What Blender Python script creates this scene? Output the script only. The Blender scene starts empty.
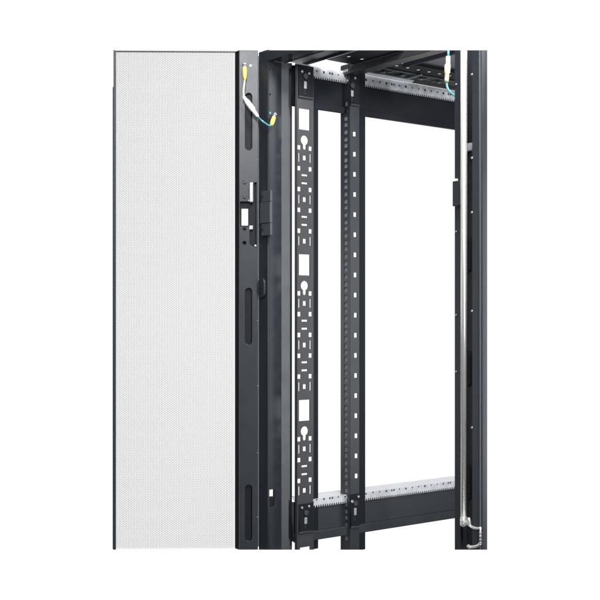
import bpy, bmesh, math, random
from mathutils import Vector, Matrix
from mathutils.geometry import delaunay_2d_cdt

random.seed(4)
K = 0.51            # metres per drafting unit (the plan below was drafted at about twice life size)
F = 1100.0          # focal length of the lens, in pixels of the 600 px photograph
CX, HZ = 300.0, 318.0
ZC = 0.98           # camera height above the foot of the rack, drafting units
scene = bpy.context.scene
col = scene.collection

# ------------------------------------------------------------------ survey helpers
B = Vector((-0.032, 4.45))            # foot of the side frame, front end (camera at 0,0)
D = Vector((0.793, 0.609)); D.normalize()   # into the depth of the rack
W = Vector((D.y, -D.x))               # across the rack front, towards the right post

def s_at(px, t):
    r = (px - CX) / F; q = B + t * W
    return (r * q.y - q.x) / (D.x - r * D.y)
def t_at(px, s):
    r = (px - CX) / F; q = B + s * D
    return (r * q.y - q.x) / (W.x - r * W.y)
def z_at(py, s, t):
    return (HZ - py) / F * (B + s * D + t * W).y + ZC
def st_at(px, py, z):
    Y = (z - ZC) * F / (HZ - py); X = (px - CX) / F * Y
    v = Vector((X, Y)) - B
    return v.dot(D), v.dot(W)

def R(s, t, z):                       # rack coordinates -> rack local drafting coordinates
    return Vector((s, -t, z))

CAM_LOCAL = Vector(((-B).dot(D), -((-B).dot(W)), ZC))

# ------------------------------------------------------------------ materials
def nd(nt, typ, **kw):
    n = nt.nodes.new(typ)
    for k, v in kw.items(): setattr(n, k, v)
    return n

def make_mat(name, base, rough=0.45, metal=0.0, var=0.12, scale=60.0, bump=0.05, bump_scale=900.0, spec=0.5, rvar=0.08):
    m = bpy.data.materials.new(name); m.use_nodes = True
    nt = m.node_tree; b = nt.nodes['Principled BSDF']
    tc = nd(nt, 'ShaderNodeTexCoord')
    n1 = nd(nt, 'ShaderNodeTexNoise'); n1.inputs['Scale'].default_value = scale; n1.inputs['Detail'].default_value = 5
    nt.links.new(tc.outputs['Object'], n1.inputs['Vector'])
    ramp = nd(nt, 'ShaderNodeMapRange')
    ramp.inputs['From Min'].default_value = 0.3; ramp.inputs['From Max'].default_value = 0.7
    ramp.inputs['To Min'].default_value = 1 - var; ramp.inputs['To Max'].default_value = 1 + var
    nt.links.new(n1.outputs['Fac'], ramp.inputs['Value'])
    vm = nd(nt, 'ShaderNodeVectorMath', operation='SCALE'); vm.inputs[0].default_value = base
    nt.links.new(ramp.outputs['Result'], vm.inputs['Scale'])
    nt.links.new(vm.outputs['Vector'], b.inputs['Base Color'])
    rr = nd(nt, 'ShaderNodeMapRange')
    rr.inputs['From Min'].default_value = 0.3; rr.inputs['From Max'].default_value = 0.7
    rr.inputs['To Min'].default_value = max(0.02, rough - rvar); rr.inputs['To Max'].default_value = rough + rvar
    nt.links.new(n1.outputs['Fac'], rr.inputs['Value'])
    nt.links.new(rr.outputs['Result'], b.inputs['Roughness'])
    b.inputs['Metallic'].default_value = metal
    b.inputs['Specular IOR Level'].default_value = spec
    if bump:
        n2 = nd(nt, 'ShaderNodeTexNoise'); n2.inputs['Scale'].default_value = bump_scale; n2.inputs['Detail'].default_value = 2
        nt.links.new(tc.outputs['Object'], n2.inputs['Vector'])
        bp = nd(nt, 'ShaderNodeBump'); bp.inputs['Strength'].default_value = bump; bp.inputs['Distance'].default_value = 0.0006
        nt.links.new(n2.outputs['Fac'], bp.inputs['Height'])
        nt.links.new(bp.outputs['Normal'], b.inputs['Normal'])
    return m

PAINT = make_mat('black_powder_coat', (0.023, 0.027, 0.034), 0.35, 0, 0.04, 25, 0.10, 1500, rvar=0.025)
PAINT_RAIL = make_mat('charcoal_rail_coat', (0.036, 0.036, 0.041), 0.38, 0, 0.04, 25, 0.10, 1500, rvar=0.025)
PAINT_DARK = make_mat('shaded_black_paint', (0.006, 0.008, 0.012), 0.50, 0, 0.04, 25, 0.08, 1500, spec=0.22, rvar=0.03)  # darker copy of the black coat; shade on upper beam and recesses put in
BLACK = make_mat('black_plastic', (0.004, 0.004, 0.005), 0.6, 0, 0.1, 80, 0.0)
GALV = make_mat('galvanised_steel', (0.68, 0.70, 0.74), 0.40, 0.55, 0.12, 70, 0.03, 500)
CHROME = make_mat('zinc_plated_rod', (0.84, 0.83, 0.79), 0.27, 0.65, 0.02, 200, 0.0, rvar=0.01)
SCREW = make_mat('bright_zinc_screw', (0.40, 0.41, 0.43), 0.42, 0.6, 0.03, 200, 0.0, rvar=0.02)
NYLON = make_mat('white_nylon', (0.84, 0.84, 0.80), 0.4, 0, 0.03, 100, 0.0)
CREAM = make_mat('cream_nylon', (0.80, 0.78, 0.52), 0.4, 0, 0.04, 100, 0.0)
YELLOW = make_mat('yellow_sleeve', (0.80, 0.66, 0.16), 0.4, 0, 0.05, 100, 0.0)
TEAL = make_mat('teal_wire_insulation', (0.10, 0.33, 0.36), 0.4, 0, 0.08, 100, 0.0)
LIME = make_mat('pale_green_wire_insulation', (0.50, 0.64, 0.42), 0.4, 0, 0.08, 100, 0.0)
GAP_LIGHT = make_mat('pale_gap_light', (0.42, 0.43, 0.46), 0.7, 0, 0.05, 60, 0.0)  # pale tone standing for the light line between door and post
HINGE = make_mat('cast_hinge_paint', (0.060, 0.068, 0.078), 0.40, 0, 0.06, 60, 0.12, 1200)
GREY = make_mat('grey_paint_lit_roof', (0.22, 0.23, 0.26), 0.5, 0, 0.08, 60, 0.05, 900)  # light on roof inset put into this grey; liner and guide share it

# ------------------------------------------------------------------ mesh builder (drafting units, scaled by K on build)
def rect(x0, x1, y0, y1): return [(x0, y0), (x1, y0), (x1, y1), (x0, y1)]
def circ(cx, cy, r, n=20, ry=None):
    ry = ry or r
    return [(cx + r * math.cos(2 * math.pi * i / n), cy + ry * math.sin(2 * math.pi * i / n)) for i in range(n)]
def stadium(x0, x1, y0, y1, n=10):
    r = (x1 - x0) / 2; cx = (x0 + x1) / 2
    p = [(cx + r * math.cos(math.pi * i / n), y1 - r + r * math.sin(math.pi * i / n)) for i in range(n + 1)]
    return p + [(cx - r * math.cos(math.pi * i / n), y0 + r - r * math.sin(math.pi * i / n)) for i in range(n + 1)]
def rrect(x0, x1, y0, y1, r, n=4):
    p = []
    for cx, cy, a in ((x1 - r, y1 - r, 0), (x0 + r, y1 - r, 90), (x0 + r, y0 + r, 180), (x1 - r, y0 + r, 270)):
        for i in range(n + 1):
            an = math.radians(a + 90 * i / n); p.append((cx + r * math.cos(an), cy + r * math.sin(an)))
    return p
def keyhole(cx, cy, r, w, y_end, n=20):
    a0 = math.asin(w / 2 / r); p = []
    for i in range(n + 1):
        a = -math.pi / 2 + a0 + (2 * math.pi - 2 * a0) * i / n
        p.append((cx + r * math.cos(a), cy + r * math.sin(a)))
    e = w / 2
    for i in range(7):
        a = math.pi + math.pi * i / 6
        p.append((cx + e * math.cos(a), y_end + e + e * math.sin(a)))
    return p

SIDE = Matrix(((1, 0, 0, 0), (0, 0, -1, 0), (0, 1, 0, 0), (0, 0, 0, 1)))      # plate in the depth plane, facing the inside
FRONT = Matrix(((0, 0, -1, 0), (-1, 0, 0, 0), (0, 1, 0, 0), (0, 0, 0, 1)))    # plate across the front
FLAT = Matrix(((1, 0, 0, 0), (0, -1, 0, 0), (0, 0, -1, 0), (0, 0, 0, 1)))     # horizontal plate (s, t)

class MB:
    def __init__(self): self.bm = bmesh.new()
    def add_mesh(self, me, mat):
        n0 = len(self.bm.verts); self.bm.from_mesh(me); self.bm.verts.ensure_lookup_table()
        for v in self.bm.verts[n0:]: v.co = mat @ v.co
        if mat.determinant() < 0:
            pass
    def plate(self, kind, off, outline, holes=(), th=0.006, bev=0.0012):
        """sheet with true cut-outs; off = t (SIDE), s (FRONT) or z (FLAT) of its visible face"""
        if kind is SIDE: m = Matrix.Translation((0, -off + th / 2, 0)) @ SIDE
        elif kind is FRONT: m = Matrix.Translation((off + th / 2, 0, 0)) @ FRONT
        elif kind is FLAT: m = Matrix.Translation((0, 0, off + th / 2)) @ FLAT
        else: m = kind @ Matrix.Translation((0, 0, -th / 2))
        if not bev: return self.sheet(m, outline, holes, th)
        S = 10.0
        cu = bpy.data.curves.new('tmp', 'CURVE'); cu.dimensions = '2D'; cu.fill_mode = 'BOTH'
        b = bev
        cu.extrude = S * max(th / 2 - b, 0.0002)
        if b: cu.bevel_depth = S * b; cu.bevel_resolution = 1; cu.offset = -S * b
        for poly in [outline] + list(holes):
            sp = cu.splines.new('POLY'); sp.points.add(len(poly) - 1); sp.use_cyclic_u = True
            for p, q in zip(sp.points, poly): p.co = (q[0] * S, q[1] * S, 0, 1)
        ob = bpy.data.objects.new('tmp', cu); col.objects.link(ob)
        dg = bpy.context.evaluated_depsgraph_get()
        me = bpy.data.meshes.new_from_object(ob.evaluated_get(dg))
        self.add_mesh(me, m @ Matrix.Scale(1 / S, 4))
        bpy.data.objects.remove(ob); bpy.data.curves.remove(cu); bpy.data.meshes.remove(me)
        return self
    def sheet(self, m, outline, holes, th):
        loops = [list(outline)] + [list(h) for h in holes]
        pts = []; edges = []
        for lp in loops:
            n = len(pts); pts += [Vector(p) for p in lp]
            edges += [(n + i, n + (i + 1) % len(lp)) for i in range(len(lp))]
        vs, es, fs, ov, oe, of = delaunay_2d_cdt(pts, edges, [], 0, 1e-6)
        def inside(p, lp):
            c = False; k = len(lp) - 1
            for q in range(len(lp)):
                a, b = lp[q], lp[k]
                if (a[1] > p[1]) != (b[1] > p[1]) and p[0] < (b[0] - a[0]) * (p[1] - a[1]) / (b[1] - a[1]) + a[0]: c = not c
                k = q
            return c
        box_ = [(min(p[0] for p in h), max(p[0] for p in h), min(p[1] for p in h), max(p[1] for p in h), h) for h in loops[1:]]
        top = [self.bm.verts.new(m @ Vector((v[0], v[1], th / 2))) for v in vs]
        bot = [self.bm.verts.new(m @ Vector((v[0], v[1], -th / 2))) for v in vs]
        cnt = {}
        for f in fs:
            c = sum((vs[k] for k in f), Vector((0, 0))) / len(f)
            if not inside(c, loops[0]): continue
            if any(b[0] < c[0] < b[1] and b[2] < c[1] < b[3] and inside(c, b[4]) for b in box_): continue
            self.bm.faces.new([top[k] for k in f]); self.bm.faces.new([bot[k] for k in reversed(f)])
            for a, b in zip(f, list(f[1:]) + [f[0]]):
                cnt[(min(a, b), max(a, b))] = cnt.get((min(a, b), max(a, b)), 0) + 1
        for (a, b), k in cnt.items():
            if k == 1: self.bm.faces.new((top[a], top[b], bot[b], bot[a]))
        for v in top + bot:
            if not v.link_faces: self.bm.verts.remove(v)
        return self
    def box(self, x0, x1, y0, y1, z0, z1, bev=0.0):
        vs = [self.bm.verts.new((x, y, z)) for x in (x0, x1) for y in (y0, y1) for z in (z0, z1)]
        fs = []
        for q in ((0, 1, 3, 2), (4, 6, 7, 5), (0, 4, 5, 1), (2, 3, 7, 6), (0, 2, 6, 4), (1, 5, 7, 3)):
            fs.append(self.bm.faces.new([vs[i] for i in q]))
        if bev:
            es = list({e for f in fs for e in f.edges})
            bmesh.ops.bevel(self.bm, geom=es, offset=bev, segments=2, affect='EDGES', profile=0.5)
        return self
    def rbox(self, s0, s1, t0, t1, z0, z1, bev=0.0015):
        return self.box(s0, s1, -t1, -t0, z0, z1, bev)
    def prism(self, prof, z0, z1):
        """profile in (s, t), extruded upright"""
        n = len(prof)
        lo = [self.bm.verts.new(R(s, t, z0)) for s, t in prof]; hi = [self.bm.verts.new(R(s, t, z1)) for s, t in prof]
        for i in range(n): self.bm.faces.new((lo[i], lo[(i + 1) % n], hi[(i + 1) % n], hi[i]))
        self.bm.faces.new(lo[::-1]); self.bm.faces.new(hi)
        return self
    def tube(self, pts, radii, n=14, cap=True):
        pts = [Vector(p) for p in pts]
        if not hasattr(radii, '__len__'): radii = [radii] * len(pts)
        rings = []; up = None
        for i, p in enumerate(pts):
            d = (pts[min(i + 1, len(pts) - 1)] - pts[max(i - 1, 0)]).normalized()
            if up is None: up = d.orthogonal().normalized()
            up = (up - d * up.dot(d)).normalized(); v = d.cross(up)
            rings.append([self.bm.verts.new(p + radii[i] * (math.cos(2 * math.pi * k / n) * up + math.sin(2 * math.pi * k / n) * v)) for k in range(n)])
        for a, b in zip(rings, rings[1:]):
            for k in range(n):
                f = self.bm.faces.new((a[k], a[(k + 1) % n], b[(k + 1) % n], b[k])); f.smooth = True
        if cap: self.bm.faces.new(rings[0][::-1]); self.bm.faces.new(rings[-1])
        return self
    def screw(self, p, nrm, r, h):
        p = Vector(p); nrm = Vector(nrm).normalized()
        self.tube([p, p + nrm * h * 0.6, p + nrm * h], [r, r, r * 0.7], 16)
        self.tube([p + nrm * h * 1.01, p + nrm * h * 1.03], [r * 0.3, r * 0.28], 6)
        return self
    def saw(self, py):
        """oblique saw cut: the product shot shows the rack sawn off above and below"""
        n = Vector((0, -(HZ - py) / F, 1)) * (1 if py < HZ else -1)          # in survey axes
        nl = Vector((n.x * D.x + n.y * D.y, -(n.x * W.x + n.y * W.y), n.z)).normalized()
        g = list(self.bm.verts) + list(self.bm.edges) + list(self.bm.faces)
        r = bmesh.ops.bisect_plane(self.bm, geom=g, plane_co=CAM_LOCAL, plane_no=nl, clear_outer=True)
        es = [e for e in r['geom_cut'] if isinstance(e, bmesh.types.BMEdge)]
        if es: bmesh.ops.edgenet_fill(self.bm, edges=es)
        return self
    def cut_top(self): return self.saw(50.3)
    def cut_foot(self): return self.saw(549.7)
    def build(self, name, mat, parent=None, label=None, scale=K, smooth=None):
        bmesh.ops.recalc_face_normals(self.bm, faces=self.bm.faces)
        me = bpy.data.meshes.new(name)
        for v in self.bm.verts: v.co *= scale
        self.bm.to_mesh(me); self.bm.free(); me.materials.append(mat)
        if smooth:
            for p_ in me.polygons: p_.use_smooth = True
            me.set_sharp_from_angle(angle=math.radians(smooth))
        o = bpy.data.objects.new(name, me); col.objects.link(o)
        if parent: o.parent = parent
        if label: o['label'] = label
        return o

def spline(ctrl, n=10):
    P = [Vector(c) for c in ctrl]; P = [2 * P[0] - P[1]] + P + [2 * P[-1] - P[-2]]
    out = []
    for i in range(1, len(P) - 2):
        a, b, c, d = P[i - 1:i + 3]
        for k in range(n):
            u = k / n
            out.append(0.5 * ((2 * b) + (c - a) * u + (2 * a - 5 * b + 4 * c - d) * u * u + (3 * b - a - 3 * c + d) * u ** 3))
    out.append(P[-2]); return out

# ------------------------------------------------------------------ the rack
rack = bpy.data.objects.new('server_rack', None); col.objects.link(rack)
rack.location = (B.x * K, B.y * K, 0); rack.rotation_euler = (0, 0, math.atan2(D.y, D.x))
rack['label'] = 'open black server rack frame with a perforated door swung out on its left side'
rack['category'] = 'server rack'

# --- front left post: a folded sheet, three faces
zb, zt = z_at(551.5, -0.07, -0.1), z_at(52.5, -0.07, -0.135)
zu = z_at(62, -0.07, -0.07)
mb = MB()
mb.plate(FRONT, -0.07, rect(-0.1345, -0.07, zb, zt - 0.001), th=0.008)
fa = s_at(268.0, -0.07); fb = s_at(275.2, -0.07)
hz0, hz1 = z_at(507.5, fa, -0.07), z_at(490, fa, -0.07)
holes = [rect(-0.066, fb, hz0, hz1)]
for py in (69.5, 94.5): holes.append(circ(s_at(270.3, -0.07), z_at(py, -0.06, -0.07), 0.0032, 12))
mb.plate(SIDE, -0.07, rect(-0.0695, -0.001, zb, z_at(61, -0.07, -0.07) + 0.003), holes, th=0.006)
mb.prism([(-0.0012, -0.0705), (0.0380, -0.0508), (0.0365, -0.0545), (-0.0012, -0.0760)], zb, z_at(61, -0.07, -0.07) + 0.003)
mb.plate(SIDE, -0.12, rect(-0.06, 0.0, zb, zt - 0.03), [rect(-0.05, -0.005, hz0 - 0.03, hz1 + .05)], th=0.006)
mb.cut_foot(); post = mb.build('front_post', PAINT, rack)
MB().rbox(-0.064, fb + 0.004, -0.098, -0.078, hz0 - 0.012, z_at(497.5, fa, -0.08)).build('hole_cover', BLACK, post)
MB().screw(R(s_at(274.6, -0.07), -0.0695, z_at(114.3, -0.04, -0.07)), (0, -1, 0), 0.0075, 0.007).build('screw', SCREW, post)
MB().plate(SIDE, -0.0685, circ(s_at(270.0, -0.07), z_at(113, -0.06, -0.07), 0.0045, 12), th=0.0012, bev=0.0002).build('earth_mark', TEAL, post)

# hinge block in three knuckles on the post corner
for i, (y0, y1, x0) in enumerate(((191.5, 202.4, 259.6), (202.8, 223.5, 258.7), (223.9, 236, 259.6))):
    o = MB().rbox(-0.0835 if i == 1 else -0.0815, -0.071, t_at(x0, -0.09), t_at(268.6, -0.09), z_at(y1, -0.08, -0.1), z_at(y0, -0.08, -0.1), 0.0015)
    h = o.build('hinge', HINGE, rack)
    MB().rbox(-0.0812, -0.056, -0.0685, -0.063, z_at(y1, -0.08, -0.07), z_at(y0, -0.08, -0.07), 0.003).build('hinge_leaf', HINGE, h)
    if i != 1:
        c = MB().screw(R(-0.0815, t_at(262.6, -0.0815), z_at((y0 + y1) / 2 - 0.4, -0.088, -0.1)), (-1, 0, 0), 0.005, 0.002)
        c.build('screw', BLACK, h)
zz0, zz1 = z_at(298, -0.07, -0.12), z_at(278, -0.07, -0.12)
ta, tb = t_at(258.2, -0.08), t_at(264.4, -0.08)
st = MB().plate(FRONT, -0.082, stadium(ta, tb, zz0, zz1), th=0.011, bev=0.002).build('keeper_plate', PAINT, rack)
for f in (0.25, 0.5):
    MB().screw(R(-0.0822, (ta + tb) / 2 , zz0 + (zz1 - zz0) * f), (-1, 0, 0), 0.0055, 0.0012).build('screw', BLACK, st)

# --- front top beam
z0f = z_at(61, -0.07, -0.07)
mb = MB()
mb.plate(FRONT, -0.0702, rect(-0.069, 0.6, z0f, zt), th=0.006)
mb.plate(FRONT, -0.0702, [(-0.133, zt), (-0.0695, zt), (-0.0695, z0f), (-0.133, zt - 0.0005)], th=0.006)
mb.plate(FLAT, z0f + 0.004, rect(-0.064, 0.012, -0.133, 0.7), th=0.006)
mb.plate(FRONT, 0.012, rect(-0.078, 0.7, z0f + 0.002, z0f + 0.022), th=0.006)
mb.plate(FLAT, z0f + 0.014, rect(0.0185, 0.112, -0.078, 0.7), th=0.006)
mb.plate(FRONT, 0.1125, rect(-0.078, 0.7, z0f + 0.006, z0f + 0.03), th=0.006)
mb.cut_top()
mb.build('top_beam', PAINT, rack)

# --- side depth beams with toothed galvanised strips
S1 = 1.04
def strip_mesh(zt_, zb_, t, s0, s1, squares):
    pitch = 0.0118; tooth = 0.0085; n = int((s1 - s0) / pitch); s1 = s0 + n * pitch
    out = [(s0, zt_), (s0, zb_ + tooth)]
    for i in range(n):
        a = s0 + i * pitch
        out += [(a + pitch * 0.22, zb_ + tooth), (a + pitch * 0.36, zb_), (a + pitch * 0.64, zb_), (a + pitch * 0.78, zb_ + tooth)]
    out += [(s1, zb_ + tooth), (s1, zt_)]
    holes = []
    zc = zb_ + 0.030; k = 0; a = s0 + 0.03
    while a < s1 - 0.02:
        if k % 3 == 0: holes.append(rect(a - 0.0050, a + 0.0050, zc - 0.0052, zc + 0.0052))
        elif k % 9 == 4: holes += [rect(a - 0.011, a - 0.002, zc - 0.0045, zc + 0.0045), rect(a + 0.002, a + 0.011, zc - 0.0045, zc + 0.0045)]
        else: holes.append(circ(a, zc, 0.0042, 12))
        a += 0.0385; k += 1
    return MB().plate(SIDE, t, out[::-1], holes, th=0.005, bev=0)

u_tooth = z_at(79, s_at(320, 0), 0); u_top = z_at(67, s_at(320, 0), 0); u_bot = z_at(109, s_at(320, 0), 0)
mb = MB()
mb.plate(SIDE, -0.012, rect(0.014, S1, u_bot, u_top - 0.008), th=0.012)
mb.plate(SIDE, -0.002, rect(0.014, S1, u_bot - 0.002, u_bot + 0.024), th=0.009)
mb.rbox(0.075, S1, -0.10, -0.026, u_bot + 0.05, u_top - 0.012)
beam = mb.build('depth_beam', PAINT_DARK, rack)
strip_mesh(u_top, u_tooth, 0.0, 0.02, S1, 0).build('toothed_strip', GALV, beam)
la, lb = s_at(356.5, 0.04), s_at(411, 0.01)
lip = MB().plate(FLAT, u_top + 0.002, [(la, 0.0), (la + 0.01, 0.034), (lb - 0.004, 0.034), (lb + 0.012, 0.0)], th=0.005)
lip.build('strip_lip', GALV, beam)

l_tooth = z_at(500, s_at(370, 0), 0); l_bot = z_at(530.5, s_at(370, 0), 0); l_fl = z_at(522.5, s_at(370, 0), 0)
l_top = z_at(491.8, s_at(370, 0), 0)
mb = MB()
mb.plate(SIDE, -0.012, rect(0.014, S1, l_bot, l_top - 0.006), th=0.012)
mb.plate(SIDE, 0.010, rect(0.014, S1, l_bot - 0.002, l_fl), th=0.021)
lbeam = mb.build('depth_beam', PAINT, rack)
strip_mesh(l_top, l_tooth, 0.0, 0.02, S1, 0).build('toothed_strip', GALV, lbeam)
MB().plate(FLAT, l_top - 0.005, [(0.02, -0.0055), (0.085, -0.115), (S1, -0.115), (S1, -0.0055)], th=0.005).build('strip_lip', GALV, lbeam)

# --- perforated cable rail (first upright)
TR = 0.012
def sx(px): return s_at(px, TR)
def zz(py, px=305): return z_at(py, sx(px), TR)
ra, rb = sx(297.2), sx(313.6)
ztop, zbot = zz(65.5), zz(551.5)
xc = sx(304.6); xl = sx(299.2); xr = sx(310.4)
holes = []
hw, hh = 0.0086, 0.0090
def sq(x, z, a=hw, b=hh): return rect(x - a, x + a, z - b, z + b)
def skew(py, x): return zz(py) - (x - xc) * 0.0
for k in range(3):
    y0 = 109 + 145.4 * k
    holes.append(rect(sx(299.0), sx(309.8), zz(y0 + 21), zz(y0)))
    holes.append(keyhole(xc, zz(y0 + 31.3), 0.0195, 0.0165, zz(y0 + 40.8)))
    for j in range(5):
        y = y0 + 39 + 20.75 * j
        if y > 495: continue
        holes += [sq(xl, zz(y)), sq(xr, zz(y))]
    for j in range(3):
        y = y0 + 49 + 41.6 * j
        if y > 500: continue
        holes.append(sq(xc, zz(y), 0.0084, 0.0095))
        holes += [rect(xl - 0.0035, xl + 0.0035, zz(y + 4.2), zz(y - 4.4)), rect(xr - 0.0035, xr + 0.0035, zz(y + 4.2), zz(y - 4.4))]
        if j < 2:
            for dy in (17.3, 25.3):
                holes.append(rect(xc - 0.0155, xc + 0.0155, zz(y + dy + 0.95), zz(y + dy - 0.95)))
# bracket ends: adjusting holes through which the strip shows
holes.append(rect(sx(300), sx(310), zbot - 0.02, zz(547)))
holes[-1] = None
holes = [h for h in holes if h]
out = [(ra, ztop), (ra, zbot), (sx(300), zbot), (sx(300), zz(547)), (sx(310), zz(547)), (sx(310), zbot), (rb, zbot), (rb, ztop)]
mb = MB()
mb.plate(SIDE, TR, out, holes, th=0.004, bev=0)
mb.cut_foot(); rail = mb.build('cable_rail', PAINT_RAIL, rack)
mb = MB()
mb.prism([(rb, TR), (rb + 0.006, TR - 0.012), (sx(320.6), TR - 0.016), (sx(320.6), TR - 0.022), (rb + 0.004, TR - 0.018), (rb - 0.001, TR - 0.006)], zbot, ztop)
mb.prism([(ra - 0.0005, TR), (ra - 0.006, TR - 0.004), (ra - 0.005, TR - 0.010), (ra - 0.0005, TR - 0.007)], zbot, ztop)
mb.cut_foot(); mb.build('rail_flange', PAINT_DARK, rail)
def bracket(parent, x0, x1, xm, t, z0, z1, zslot0, zslot1, upside, holes):
    mb = MB().plate(SIDE, t + 0.005, rect(x0, x1, z0, z1), [stadium(xm - 0.008, xm + 0.008, min(zslot0, zslot1), max(zslot0, zslot1))], th=0.005, bev=0.0008)
    b = mb.build('rail_bracket', PAINT_DARK, parent)
    for hx, hz, hr in holes: MB().screw(R(hx, t + 0.005, hz), (0, -1, 0), hr * 1.15, 0.005).build('screw', SCREW, b)
    zl = z0 if upside else z1
    zs = max(zslot0, zslot1)
    ln = abs(zslot1 - zslot0)
    MB().box(xm - 0.007, xm + 0.007, -t - 0.006, -t, zs - ln * 0.55, zs - ln * 0.06, 0.002).build('slot_screw', SCREW, b)
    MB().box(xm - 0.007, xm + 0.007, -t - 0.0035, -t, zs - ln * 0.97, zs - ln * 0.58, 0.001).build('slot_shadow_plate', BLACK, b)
    MB().tube([(xm, -t - 0.005, zs + 0.016), (xm, -t - 0.009, zs + 0.016)], 0.011, 18).build('bolt_cap', PAINT_RAIL, b)
    return b
hs = [(sx(px), zz(py), r) for px, py, r in ((301.2, 72.4, 0.0052), (308.2, 73.3, 0.0052))]
bracket(rail, sx(298.2), sx(312.6), sx(304.8), TR, zz(97), ztop - 0.002, zz(96), zz(80.5), True, hs)
hs = [(sx(px), zz(py), r) for px, py, r in ((301, 507, 0.0048), (308, 506.5, 0.0048))]
bracket(rail, sx(298.6), sx(312.8), sx(305.2), TR, zz(531), zz(503.5), zz(530), zz(516.5), False, hs)
MB().plate(SIDE, TR + 0.009, rect(sx(298.2), sx(312.8), zz(532.5), zz(531)), th=0.009).build('bracket_ledge', PAINT_RAIL, rail)
MB().plate(SIDE, TR + 0.009, rect(sx(298.2), sx(312.6), zz(98.5), zz(97)), th=0.009).build('bracket_ledge', PAINT_RAIL, rail)
MB().screw(R(sx(312.9), TR, zz(70.6)), (0, -1, 0), 0.0058, 0.005).build('screw', SCREW, rail)
MB().screw(R(sx(313.3), TR, zz(502)), (0, -1, 0), 0.0048, 0.005).build('screw', SCREW, rail)

# --- equipment mounting rail (second upright): L section
TM = 0.02
def mx(px): return s_at(px, TM)
c0 = mx(349.6)
def mz(py, px=354): return z_at(py, mx(px), TM)
mtop, mbot = mz(65.5), mz(552)
tl = t_at(340.6, c0); tcn = TM
holes = []
for k in range(18):
    y = 134 + 20.13 * k
    holes.append(sq(mx(354.6 + 0.0055 * (y - 134)), mz(y), 0.0086, 0.0096))
mb = MB().plate(SIDE, TM, rect(c0 + 0.0005, mx(359.2), mbot, mtop), holes, th=0.004, bev=0)
fh = []
tsq0, tsq1 = t_at(344.0, c0), t_at(347.6, c0)
y = 104.0; k = 0
while y < 540:
    zc = z_at(y, c0, TM - 0.03)
    fh.append(rect(tsq0, tsq1, zc - 0.0098, zc + 0.0098))
    y += (7.35, 7.35, 5.95)[k % 3]; k += 1
y = 128.0
while y < 530:
    fh.append(circ(t_at(342.2, c0), z_at(y, c0, TM - 0.05), 0.0028, 10)); y += 20.65
mb.plate(FRONT, c0, rect(tl, tcn, mbot, mtop), fh, th=0.004, bev=0)
mb.cut_foot(); mrail = mb.build('mounting_rail', PAINT, rack)
mb = MB()
# inner liner the square holes look into, and the dark back flange
mb.plate(FRONT, c0 + 0.0050, rect(t_at(343.2, c0), tcn - 0.002, mbot + 0.01, mtop - 0.01), th=0.004)
mb.cut_foot(); mb.build('rail_liner', GREY, mrail)
mb = MB()
e0 = mx(359.2)
mb.prism([(e0, TM), (e0 + 0.006, TM - 0.010), (mx(367.4), TM - 0.014), (mx(367.4), TM - 0.022), (e0 + 0.004, TM - 0.016), (e0 - 0.001, TM - 0.006)], mbot, mtop)
mb.cut_foot(); mb.build('rail_flange', PAINT_DARK, mrail)
hs = [(mx(354), mz(78.3), 0.0052)]
bracket(mrail, mx(349.9), mx(358.8), mx(351.6), TM, mz(104.5), mz(67), mz(103), mz(90), True, hs)
hs = [(mx(357.4), mz(497), 0.005), (mx(351.2), mz(501), 0.006)]
bracket(mrail, mx(350.2), mx(359.0), mx(354.6), TM, mz(526), mz(494), mz(522), mz(507), False, hs)
MB().plate(SIDE, TM + 0.009, rect(mx(349.9), mx(358.8), mz(106), mz(104.5)), th=0.009).build('bracket_ledge', PAINT_RAIL, mrail)
MB().plate(SIDE, TM + 0.009, rect(mx(350.2), mx(359), mz(527.5), mz(526)), th=0.009).build('bracket_ledge', PAINT_RAIL, mrail)
MB().rbox(c0 - 0.022, c0 - 0.004, t_at(345.5, c0), t_at(351, c0), mz(73.4), mz(70.8), 0.002).build('clip', SCREW, mrail)
MB().screw(R(c0 - 0.001, t_at(348, c0), mz(81)), (-1, 0, 0), 0.006, 0.004).build('screw', SCREW, mrail)

# --- roof: side plates with slots, cross bars, roof inset with its lit tone painted in
ZR = 1.05 + ZC; SR = 0.84
mb = MB()
slots = [circ(s, 0.16, 0.0085, 14) for s in (0.165, 0.235)]
mb.plate(FLAT, ZR, rect(0.127, 0.268, 0.067, 0.75), slots, th=0.002, bev=0.0003)
mb.cut_top(); mb.build('roof_panel', PAINT_DARK, rack)
mb = MB()
slots = [circ(s, 0.158, 0.0085, 14) for s in [0.366 + 0.062 * i for i in range(9)]]
slots += [circ(s, -0.012, 0.0085, 14) for s in [0.437 + 0.064 * i for i in range(4)]]
mb.plate(FLAT, ZR, [(0.33, -0.045), (1.03, -0.045), (0.80, 0.20), (0.33, 0.20)], slots, th=0.002, bev=0.0003)
mb.cut_top(); mb.build('roof_panel', PAINT_DARK, rack)
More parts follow.
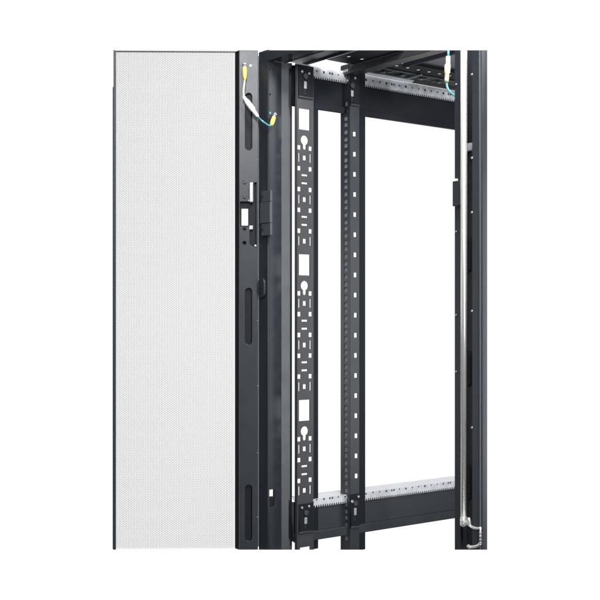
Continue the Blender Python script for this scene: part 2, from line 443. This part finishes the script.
# ribs under the slotted plate
mb = MB()
mb.rbox(0.34, SR, 0.095, 0.107, ZR - 0.004, ZR - 0.001, 0.0004)
for i in range(6):
    mb.rbox(0.40 + 0.07 * i, 0.412 + 0.07 * i, 0.025, 0.088, ZR - 0.0025, ZR - 0.0008, 0.0003)
for i in range(4):
    mb.rbox(0.43 + 0.11 * i, 0.455 + 0.11 * i, 0.045, 0.070, ZR - 0.006, ZR - 0.0028, 0.0005)
mb.cut_top(); rib = mb.build('roof_rib', PAINT_RAIL, rack)
for i in range(4):
    MB().screw(R(0.4425 + 0.11 * i, 0.058, ZR - 0.006), (0, 0, -1), 0.006, 0.004).build('screw', SCREW, rib)
MB().rbox(0.60, 0.604, 0.0, 0.125, ZR - 0.012, ZR - 0.004, 0.0006).build('roof_tab', GALV, rack)
MB().tube([R(0.205, 0.115, ZR - 0.003), R(0.205, 0.115, ZR - 0.028)], [0.006, 0.0045], 12).build('roof_stud', PAINT_RAIL, rack)
mb = MB()
mb.rbox(0.270, 0.328, -0.02, 0.8, ZR - 0.030, ZR + 0.012, 0.004)
mb.cut_top(); mb.build('cross_bar', PAINT_RAIL, rack)
mb = MB()
mb.rbox(0.42, 0.435, 0.203, 0.8, ZR - 0.014, ZR + 0.008, 0.002)
mb.rbox(0.436, 0.72, 0.2035, 0.225, ZR - 0.004, ZR + 0.010, 0.001)
mb.cut_top(); mb.build('roof_frame', PAINT_DARK, rack)
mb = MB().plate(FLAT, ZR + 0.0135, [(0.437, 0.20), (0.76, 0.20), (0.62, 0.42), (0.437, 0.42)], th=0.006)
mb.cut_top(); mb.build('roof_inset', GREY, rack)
# --- right front post with locking rod
def prof(px, s): return (s, t_at(px, s))
TRP = t_at(476, 0.0); YR = (B + TRP * W).y
rt, rbz = (HZ - 50.3) / F * YR + ZC + 0.05, (HZ - 549.8) / F * YR + ZC - 0.05
sF, sC = 0.0, 0.10
a = prof(472.3, sF); b_ = prof(477.6, sF); c_ = prof(483.4, 0.016); d_ = prof(487.2, 0.037)
wall = a[1]
chan_r = prof(477.5, sC)
edge = [a, b_]
for i in range(1, 12):
    u = i / 12
    p0, p1, p2 = Vector(b_), Vector((sF + 0.0, c_[1] + 0.0)), Vector(c_)
    q = (1 - u) ** 2 * p0 + 2 * u * (1 - u) * p1 + u * u * p2; edge.append((q.x, q.y))
edge += [c_, d_]
poly = edge + [prof(486.0, d_[0] + 0.01), prof(484, sC + 0.012), (sC + 0.012, prof(459, sC + 0.012)[1]), prof(459.0, sC), chan_r]
mb = MB().prism(poly, rbz, rt)
# front flange on the left with a notch where the tab is welded
fl0, fl1 = t_at(454.6, 0.06), t_at(460.6, 0.06)
def rz(py, s=0.06, t=TRP): return z_at(py, s, t)
mb.plate(FRONT, 0.06, [(fl0, rbz), (fl1, rbz), (fl1, rt), (fl0, rt), (fl0, rz(173.8)), (fl0 + 0.014, rz(173.8)), (fl0 + 0.016, rz(177)), (fl0, rz(177))], th=0.012)
mb.cut_top(); mb.cut_foot(); rpost = mb.build('front_post', PAINT, rack, smooth=28)
for py in (229, 315, 373.5, 77):
    MB().screw(R(0.06, t_at(456.4, 0.06), rz(py)), (-1, 0, 0), 0.0038, 0.004).build('screw', SCREW, rpost)
for py in (73.5, 157.3, 212, 311, 428):
    MB().screw(R(0.004, t_at(471.9, 0.0), rz(py, 0)), (-1, -0.2, 0), 0.0042, 0.008).build('screw', SCREW, rpost)
tb0, tb1 = t_at(452.4, 0.04), t_at(460.4, 0.04)
MB().plate(FRONT, 0.040, rrect(tb0, tb1, rz(203.2), rz(177.4), 0.003), th=0.012, bev=0.002).build('catch_tab', PAINT, rpost)
for y0, y1 in ((120, 148), (235, 271), (352, 389), (469, 506)):
    MB().plate(FRONT, sC - 0.006, stadium(t_at(465.5, sC), t_at(471.5, sC), rz(y1), rz(y0)), th=0.005).build('slot_plug', BLACK, rpost)
rs = 0.022
rt_c = t_at(463.9, rs); rrad = 0.0112
rod = MB().tube([R(rs, rt_c, rz(521)), R(rs, rt_c, rt - 0.002)], rrad, 32).cut_top().build('locking_rod', CHROME, rpost)
MB().plate(FLAT, rz(149), circ(rs + 0.030, rt_c + 0.012, 0.018, 24, 0.018), th=0.026).build('rod_guide', GREY, rpost)
# bottom latch: forked rod end and two bright hooks
def rp(px, py, s): 
    t = t_at(px, s); return R(s, t, z_at(py, s, t))
mb = MB()
mb.tube([rp(463.7, 517, 0.012), rp(463.7, 521, 0.012), rp(463.8, 525, 0.012), rp(464.0, 526.5, 0.012)], [0.0115, 0.013, 0.012, 0.006], 18)
mb.tube([rp(462.0, 523, 0.004), rp(466.5, 522.6, 0.0), rp(470.2, 522.8, 0.0)], [0.006, 0.0085, 0.0065], 14)
mb.tube([rp(468.8, 517.4, -0.002), rp(469.0, 520, -0.002), rp(469.6, 525.2, 0.0)], [0.0042, 0.0055, 0.006], 14)
mb.tube(spline([rp(469.4, 525.0, 0.0), rp(472.8, 527.3, -0.004), rp(477.0, 528.3, -0.004), rp(480.6, 528.2, -0.004)]), [0.0046] * 31, 12)
mb.build('rod_hook', CHROME, rpost)
mb = MB()
mb.tube(spline([rp(468.8, 546.6, 0.0), rp(472.5, 546.8, -0.004), rp(477.0, 546.0, -0.004), rp(480.2, 543.6, -0.004)]), [0.0085] + [0.0048] * 30, 12)
mb.build('rod_hook', CHROME, rpost)
mb = MB()
mb.tube([rp(480.3, 529.2, -0.004), rp(480.3, 543.4, -0.004)], 0.0034, 10)
for q in (532, 535.5, 539, 542): mb.tube([rp(480.3, q, -0.004), rp(480.3, q + 1.1, -0.004)], 0.0052, 10)
mb.build('latch_pin', SCREW, rpost)

# ------------------------------------------------------------------ perforated door (swung out, hinged on the left post)
ang = math.radians(1.0)
A = Vector((math.cos(ang), math.sin(ang)))
hp = B - 0.075 * D - 0.138 * W
def dx(px):
    r = (px - CX) / F
    return (r * hp.y - hp.x) / (A.x - r * A.y)
def dz(py, x=-0.1): return (HZ - py) / F * (hp + x * A).y + ZC
DOOR = Matrix(((1, 0, 0, 0), (0, 0, -1, 0), (0, 1, 0, 0), (0, 0, 0, 1)))
hl = R((hp - B).dot(D), (hp - B).dot(W), 0)
def dplate(mb, off, outline, holes=(), th=0.006, bev=0.001):     # off: how far the face stands towards the viewer
    return mb.plate(Matrix.Translation((0, -off, 0)) @ DOOR, 0, outline, holes, th, bev)
dt, db = dz(50.2), dz(549.8)
x0, x1 = dx(239.2), dx(257.85)
slot_rows = ((93, 150), (288, 344.5), (485, 541))
holes = [stadium(dx(245.2), dx(252.0), dz(b), dz(a)) for a, b in slot_rows]
lz1, lz0 = dz(201.5), dz(227)

holes += [circ(dx(244.3), dz(228.9 + 0.2), 0.0068, 14), circ(dx(244.3), dz(243), 0.0075, 14)]
holes.append([(dx(240.0), lz0), (dx(249.6), lz0), (dx(249.6), dz(243.5)), (dx(253), dz(247)), (dx(256.6), dz(247)), (dx(256.6), dz(182.5)), (dx(253.6), dz(182.5)), (dx(253.6), lz1), (dx(240.0), lz1)])
mb = MB()
dplate(mb, 0.0, rect(x0, x1, db, dt), holes, th=0.007, bev=0.0015)
# turned edge on the hinge side, left edge profile, top edge
mb.box(x1 - 0.006, x1 - 0.0005, 0.008, 0.05, db, dt)
mb.box(dx(113.2), dx(115.4), 0.006, 0.024, db, dt, 0.002)
mb.box(dx(112.0), dx(113.2) - 0.0005, 0.016, 0.035, db, dz(86.5), 0.001)
mb.box(dx(115.4) + 0.0005, dx(236) - 0.0005, 0.014, 0.024, dt - 0.005, dt, 0.001)
door = mb.build('door', PAINT, rack)
door.location = hl * K
door.rotation_euler = (0, 0, ang - math.atan2(D.y, D.x))
mb = MB()
# bevelled return between stile and perforated sheet
mb.bm.verts.ensure_lookup_table()
pr = [(dx(234.6), 0.030), (dx(235.6), 0.022), (x0 - 0.0005, 0.001), (x0 - 0.0005, 0.012), (dx(236.2), 0.034)]
lo = [mb.bm.verts.new((p, q, db)) for p, q in pr]; hi = [mb.bm.verts.new((p, q, dt)) for p, q in pr]
for i in range(5): mb.bm.faces.new((lo[i], lo[(i + 1) % 5], hi[(i + 1) % 5], hi[i]))
mb.bm.faces.new(lo[::-1]); mb.bm.faces.new(hi)
mb.build('stile_return', PAINT_DARK, door)
MB().box(dx(257.9), dx(258.75), 0.012, 0.040, db + 0.01, dt - 0.02, 0.0005).build('gap_light_strip', GAP_LIGHT, door)  # added pale strip; its colour stands for light in the hinge gap
# slot pockets and latch recess
for a_, b2 in slot_rows:
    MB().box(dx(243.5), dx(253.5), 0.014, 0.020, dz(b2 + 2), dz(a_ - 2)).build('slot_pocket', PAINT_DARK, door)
win = rect(dx(241.3), dx(248.0), dz(225.2), dz(208.2))
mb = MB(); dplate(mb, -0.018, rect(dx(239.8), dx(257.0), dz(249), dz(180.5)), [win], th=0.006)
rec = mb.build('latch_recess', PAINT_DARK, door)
# latch bolt: bright folded plate
zz0, zz1 = dz(202.5), dz(182.5)
mb = MB()
mb.box(dx(249.2), dx(253.4), -0.012, -0.0005, zz0, zz1, 0.004)
mb.box(dx(248.2), dx(250.2), -0.004, -0.0005, zz0 + 0.004, zz0 + 0.012, 0.001)
mb.build('latch_bolt', SCREW, door)
MB().box(dx(249.0), dx(253.0), 0.0, 0.017, dz(229.5), dz(225.5), 0.002).build('latch_finger', SCREW, door)
MB().tube([(dx(255.4), 0.012, dz(245.5)), (dx(255.4), -0.002, dz(245.5))], 0.0045, 12).build('latch_pin', SCREW, door)
for py in (182.4, 197.0):
    MB().screw((dx(244.6), 0.0, dz(py)), (0, -1, 0), 0.0072, 0.004).build('screw', PAINT_RAIL, door)
MB().screw((dx(244.6), 0.0, dz(65)), (0, -1, 0), 0.0100, 0.007).build('screw', SCREW, door)
for py in (321, 386, 453, 517, 160):
    MB().tube([(dx(257.0), -0.001, dz(py)), (dx(257.9), -0.001, dz(py))], 0.0022, 8).build('edge_rivet', SCREW, door)
MB().tube([(dx(250.6), -0.0002, dz(65.5)), (dx(250.6), -0.0012, dz(65.5))], 0.005, 14).build('earth_mark', LIME, door)
# perforated sheet: every hole is real
p = 1.80 * hp.y / F; cw = p * math.sqrt(3) / 2; R0 = p / math.sqrt(3); fr = 0.908
V = []; Fc = []
px0, px1 = dx(115.8), dx(234.4); yb = 0.026; th = 0.0026
ncol = int((px1 - px0) / cw) + 1; nrow = int((dt - 0.002 - db) / p) + 1
hexa = [(R0 * math.cos(math.pi / 3 * k), R0 * math.sin(math.pi / 3 * k)) for k in range(6)]
for i in range(ncol):
    cxh = px0 + i * cw
    for j in range(nrow):
        cz = db + p * (j + 0.5 * (i % 2)) + p * 0.5
        if cz > dt - 0.003: continue
        n = len(V)
        for y in (yb, yb + th):
            for hx, hz in hexa: V.append(((cxh + hx) * K, y * K, (cz + hz) * K))
            for hx, hz in hexa: V.append(((cxh + hx * fr) * K, y * K, (cz + hz * fr) * K))
        for k in range(6):
            k2 = (k + 1) % 6
            Fc.append((n + k, n + k2, n + 6 + k2, n + 6 + k))
            Fc.append((n + 12 + k2, n + 12 + k, n + 18 + k, n + 18 + k2))
            Fc.append((n + 6 + k, n + 6 + k2, n + 18 + k2, n + 18 + k))
me = bpy.data.meshes.new('perforated_sheet'); me.from_pydata(V, [], Fc); me.materials.append(PAINT)
o = bpy.data.objects.new('perforated_sheet', me); col.objects.link(o); o.parent = door

# ------------------------------------------------------------------ grounding wires (plugged in, removable)
def world_door(px, py, out):
    x = dx(px); q = hp + x * A + out * Vector((A.y, -A.x))
    return Vector((q.x, q.y, (HZ - py) / F * q.y + ZC))
def world_rack(px, py, t, out=0.0):
    s = s_at(px, t + out); q = B + s * D + (t + out) * W
    return Vector((q.x, q.y, (HZ - py) / F * q.y + ZC))
def wire_thing(name, loc, label):
    o = bpy.data.objects.new(name, None); col.objects.link(o); o.location = loc * K
    o['label'] = label; o['category'] = 'ground wire'; o['group'] = 'grounding wires of the rack'
    return o
def wpart(root, name, pts, rad, mat, n=14):
    base = root.location / K
    return MB().tube([q - base for q in pts], rad, n).build(name, mat, root)
start = world_door(244.6, 66.5, 0.012)
w1 = wire_thing('ground_wire', start, 'looping ground wire with yellow sleeves and white connector, from perforated door to left post')
wpart(w1, 'ring_terminal', [world_door(244.6, 64.4, 0.004), world_door(244.6, 70, 0.008)], [0.008, 0.007], SCREW)
wpart(w1, 'yellow_sleeve', [world_door(244.6, 67.2, 0.010), world_door(244.7, 71, 0.013), world_door(244.9, 75.5, 0.017), world_door(244.9, 79.8, 0.020)], [0.0088, 0.0098, 0.0088, 0.0062], YELLOW)
pts = spline([world_door(244.9, 79.4, 0.020), world_door(244.2, 86, 0.026), world_door(243.7, 92, 0.032), world_door(244.3, 98, 0.036)])
wpart(w1, 'wire', pts, 0.0042, LIME)
pts = [world_door(243.6, 96.5, 0.036), world_door(246.3, 100.2, 0.04), world_door(247.2, 101.5, 0.04), world_door(252.8, 109, 0.045), world_door(254.0, 111, 0.045), world_door(257.6, 116, 0.045), world_door(258.4, 117.2, 0.045)]
con = wpart(w1, 'connector', pts, [0.0068, 0.0082, 0.0112, 0.0118, 0.0084, 0.0072, 0.0045], NYLON, 16)
e = world_door(258.2, 117, 0.045)
pts = spline([e, world_rack(261.8, 120.6, -0.07, 0.04), world_rack(266.5, 124.2, -0.07, 0.035), world_rack(269.5, 125.6, -0.07, 0.028), world_rack(271.6, 125.0, -0.07, 0.022)])
wpart(w1, 'wire', pts, 0.0038, TEAL)
wpart(w1, 'yellow_sleeve', [world_rack(271.3, 125.4, -0.07, 0.022), world_rack(272.4, 122, -0.07, 0.02), world_rack(273.9, 117.3, -0.07, 0.014)], [0.0070, 0.0094, 0.0088], YELLOW)
wpart(w1, 'ring_terminal', [world_rack(273.8, 117.4, -0.07, 0.012), world_rack(274.5, 114.6, -0.07, 0.010)], [0.006, 0.007], SCREW)

def wr(px, py, s=0.05):
    t = t_at(px, s); q = B + s * D + t * W
    return Vector((q.x, q.y, (HZ - py) / F * q.y + ZC))
SW = 0.16
w2 = wire_thing('ground_wire', wr(453, 95.4, SW), 'short teal ground wire with cream connector hanging beside the right post under the roof')
wpart(w2, 'wire', [wr(448.4, 50.4, SW), wr(448.2, 57.5, SW)], 0.0042, TEAL)
wpart(w2, 'connector', [wr(448.1, 56.3, SW), wr(448.0, 63.6, SW), wr(447.6, 65.2, SW), wr(447.2, 72.6, SW), wr(447.0, 74, SW), wr(446.7, 79.5, SW), wr(446.5, 82.2, SW)],
      [0.0078, 0.0080, 0.0112, 0.0108, 0.0080, 0.0082, 0.0074], CREAM, 16)
wpart(w2, 'wire', spline([wr(446.5, 81.5, SW), wr(447.2, 87, SW), wr(449.8, 91.8, SW), wr(455.5, 96, SW)]), 0.0042, TEAL)

# ------------------------------------------------------------------ white studio surround, key lamp and unseen softboxes added for sheen and fill
w = bpy.data.worlds.new('World'); scene.world = w; w.use_nodes = True
nt = w.node_tree; bg = nt.nodes['Background']
tc = nd(nt, 'ShaderNodeTexCoord'); sep = nd(nt, 'ShaderNodeSeparateXYZ')
nt.links.new(tc.outputs['Generated'], sep.inputs[0])
mr = nd(nt, 'ShaderNodeMapRange'); mr.interpolation_type = 'SMOOTHSTEP'
mr.inputs['From Min'].default_value = 0.30; mr.inputs['From Max'].default_value = 0.72
mr.inputs['To Min'].default_value = 0.05; mr.inputs['To Max'].default_value = 1.02
nt.links.new(sep.outputs['Y'], mr.inputs['Value'])
cmb = nd(nt, 'ShaderNodeCombineColor')
for i in range(3): nt.links.new(mr.outputs['Result'], cmb.inputs[i])
nt.links.new(cmb.outputs[0], bg.inputs['Color']); bg.inputs['Strength'].default_value = 1.0

def lamp(name, loc, target, size, power, color=(1, 1, 1)):
    l = bpy.data.lights.new(name, 'AREA'); l.shape = 'RECTANGLE'; l.size, l.size_y = size; l.energy = power; l.color = color
    o = bpy.data.objects.new(name, l); col.objects.link(o); o.location = loc
    o.rotation_euler = (Vector(target) - Vector(loc)).to_track_quat('-Z', 'Y').to_euler()
    return o
lamp('key_softbox', (0.28, 1.45, 1.60), (-0.12, 2.3, 0.85), (0.30, 0.30), 20, (1, 0.985, 0.97))
lamp('front_softbox', (-0.15, 0.10, 1.58), (-0.1, 2.3, 1.0), (0.42, 0.36), 28, (0.97, 0.98, 1))
lamp('high_side_softbox', (1.15, 1.72, 1.36), (-0.1, 2.3, 1.0), (0.30, 0.35), 7, (0.98, 0.98, 1))
lamp('low_side_softbox', (1.40, 2.02, 0.42), (0.0, 2.3, 0.4), (0.70, 0.90), 5, (0.97, 0.98, 1))
lamp('strip_softbox', (0.75, 0.10, 0.5), (0.25, 1.85, 0.5), (0.05, 1.6), 26, (0.95, 0.98, 1))
lamp('left_softbox', (-1.25, 1.85, 0.55), (0.25, 1.85, 0.5), (0.25, 1.3), 1.5, (0.95, 0.98, 1))
lamp('rear_left_softbox', (-1.35, 2.70, 0.42), (0.0, 2.3, 0.42), (0.30, 0.80), 2.5, (0.97, 0.98, 1))

# ------------------------------------------------------------------ camera
cd = bpy.data.cameras.new('camera'); cam = bpy.data.objects.new('camera', cd); col.objects.link(cam)
cam.location = (0, 0, ZC * K); cam.rotation_euler = (math.radians(90), 0, 0)
cd.sensor_width = 36; cd.lens = F / 600 * 36; cd.shift_y = (HZ - 300) / 600
cd.clip_start = 0.05; cd.clip_end = 200
scene.camera = cam
scene.view_settings.view_transform = 'Standard'; scene.view_settings.look = 'None'
scene.view_settings.exposure = 0; scene.view_settings.gamma = 1
scene.cycles.max_bounces = 8
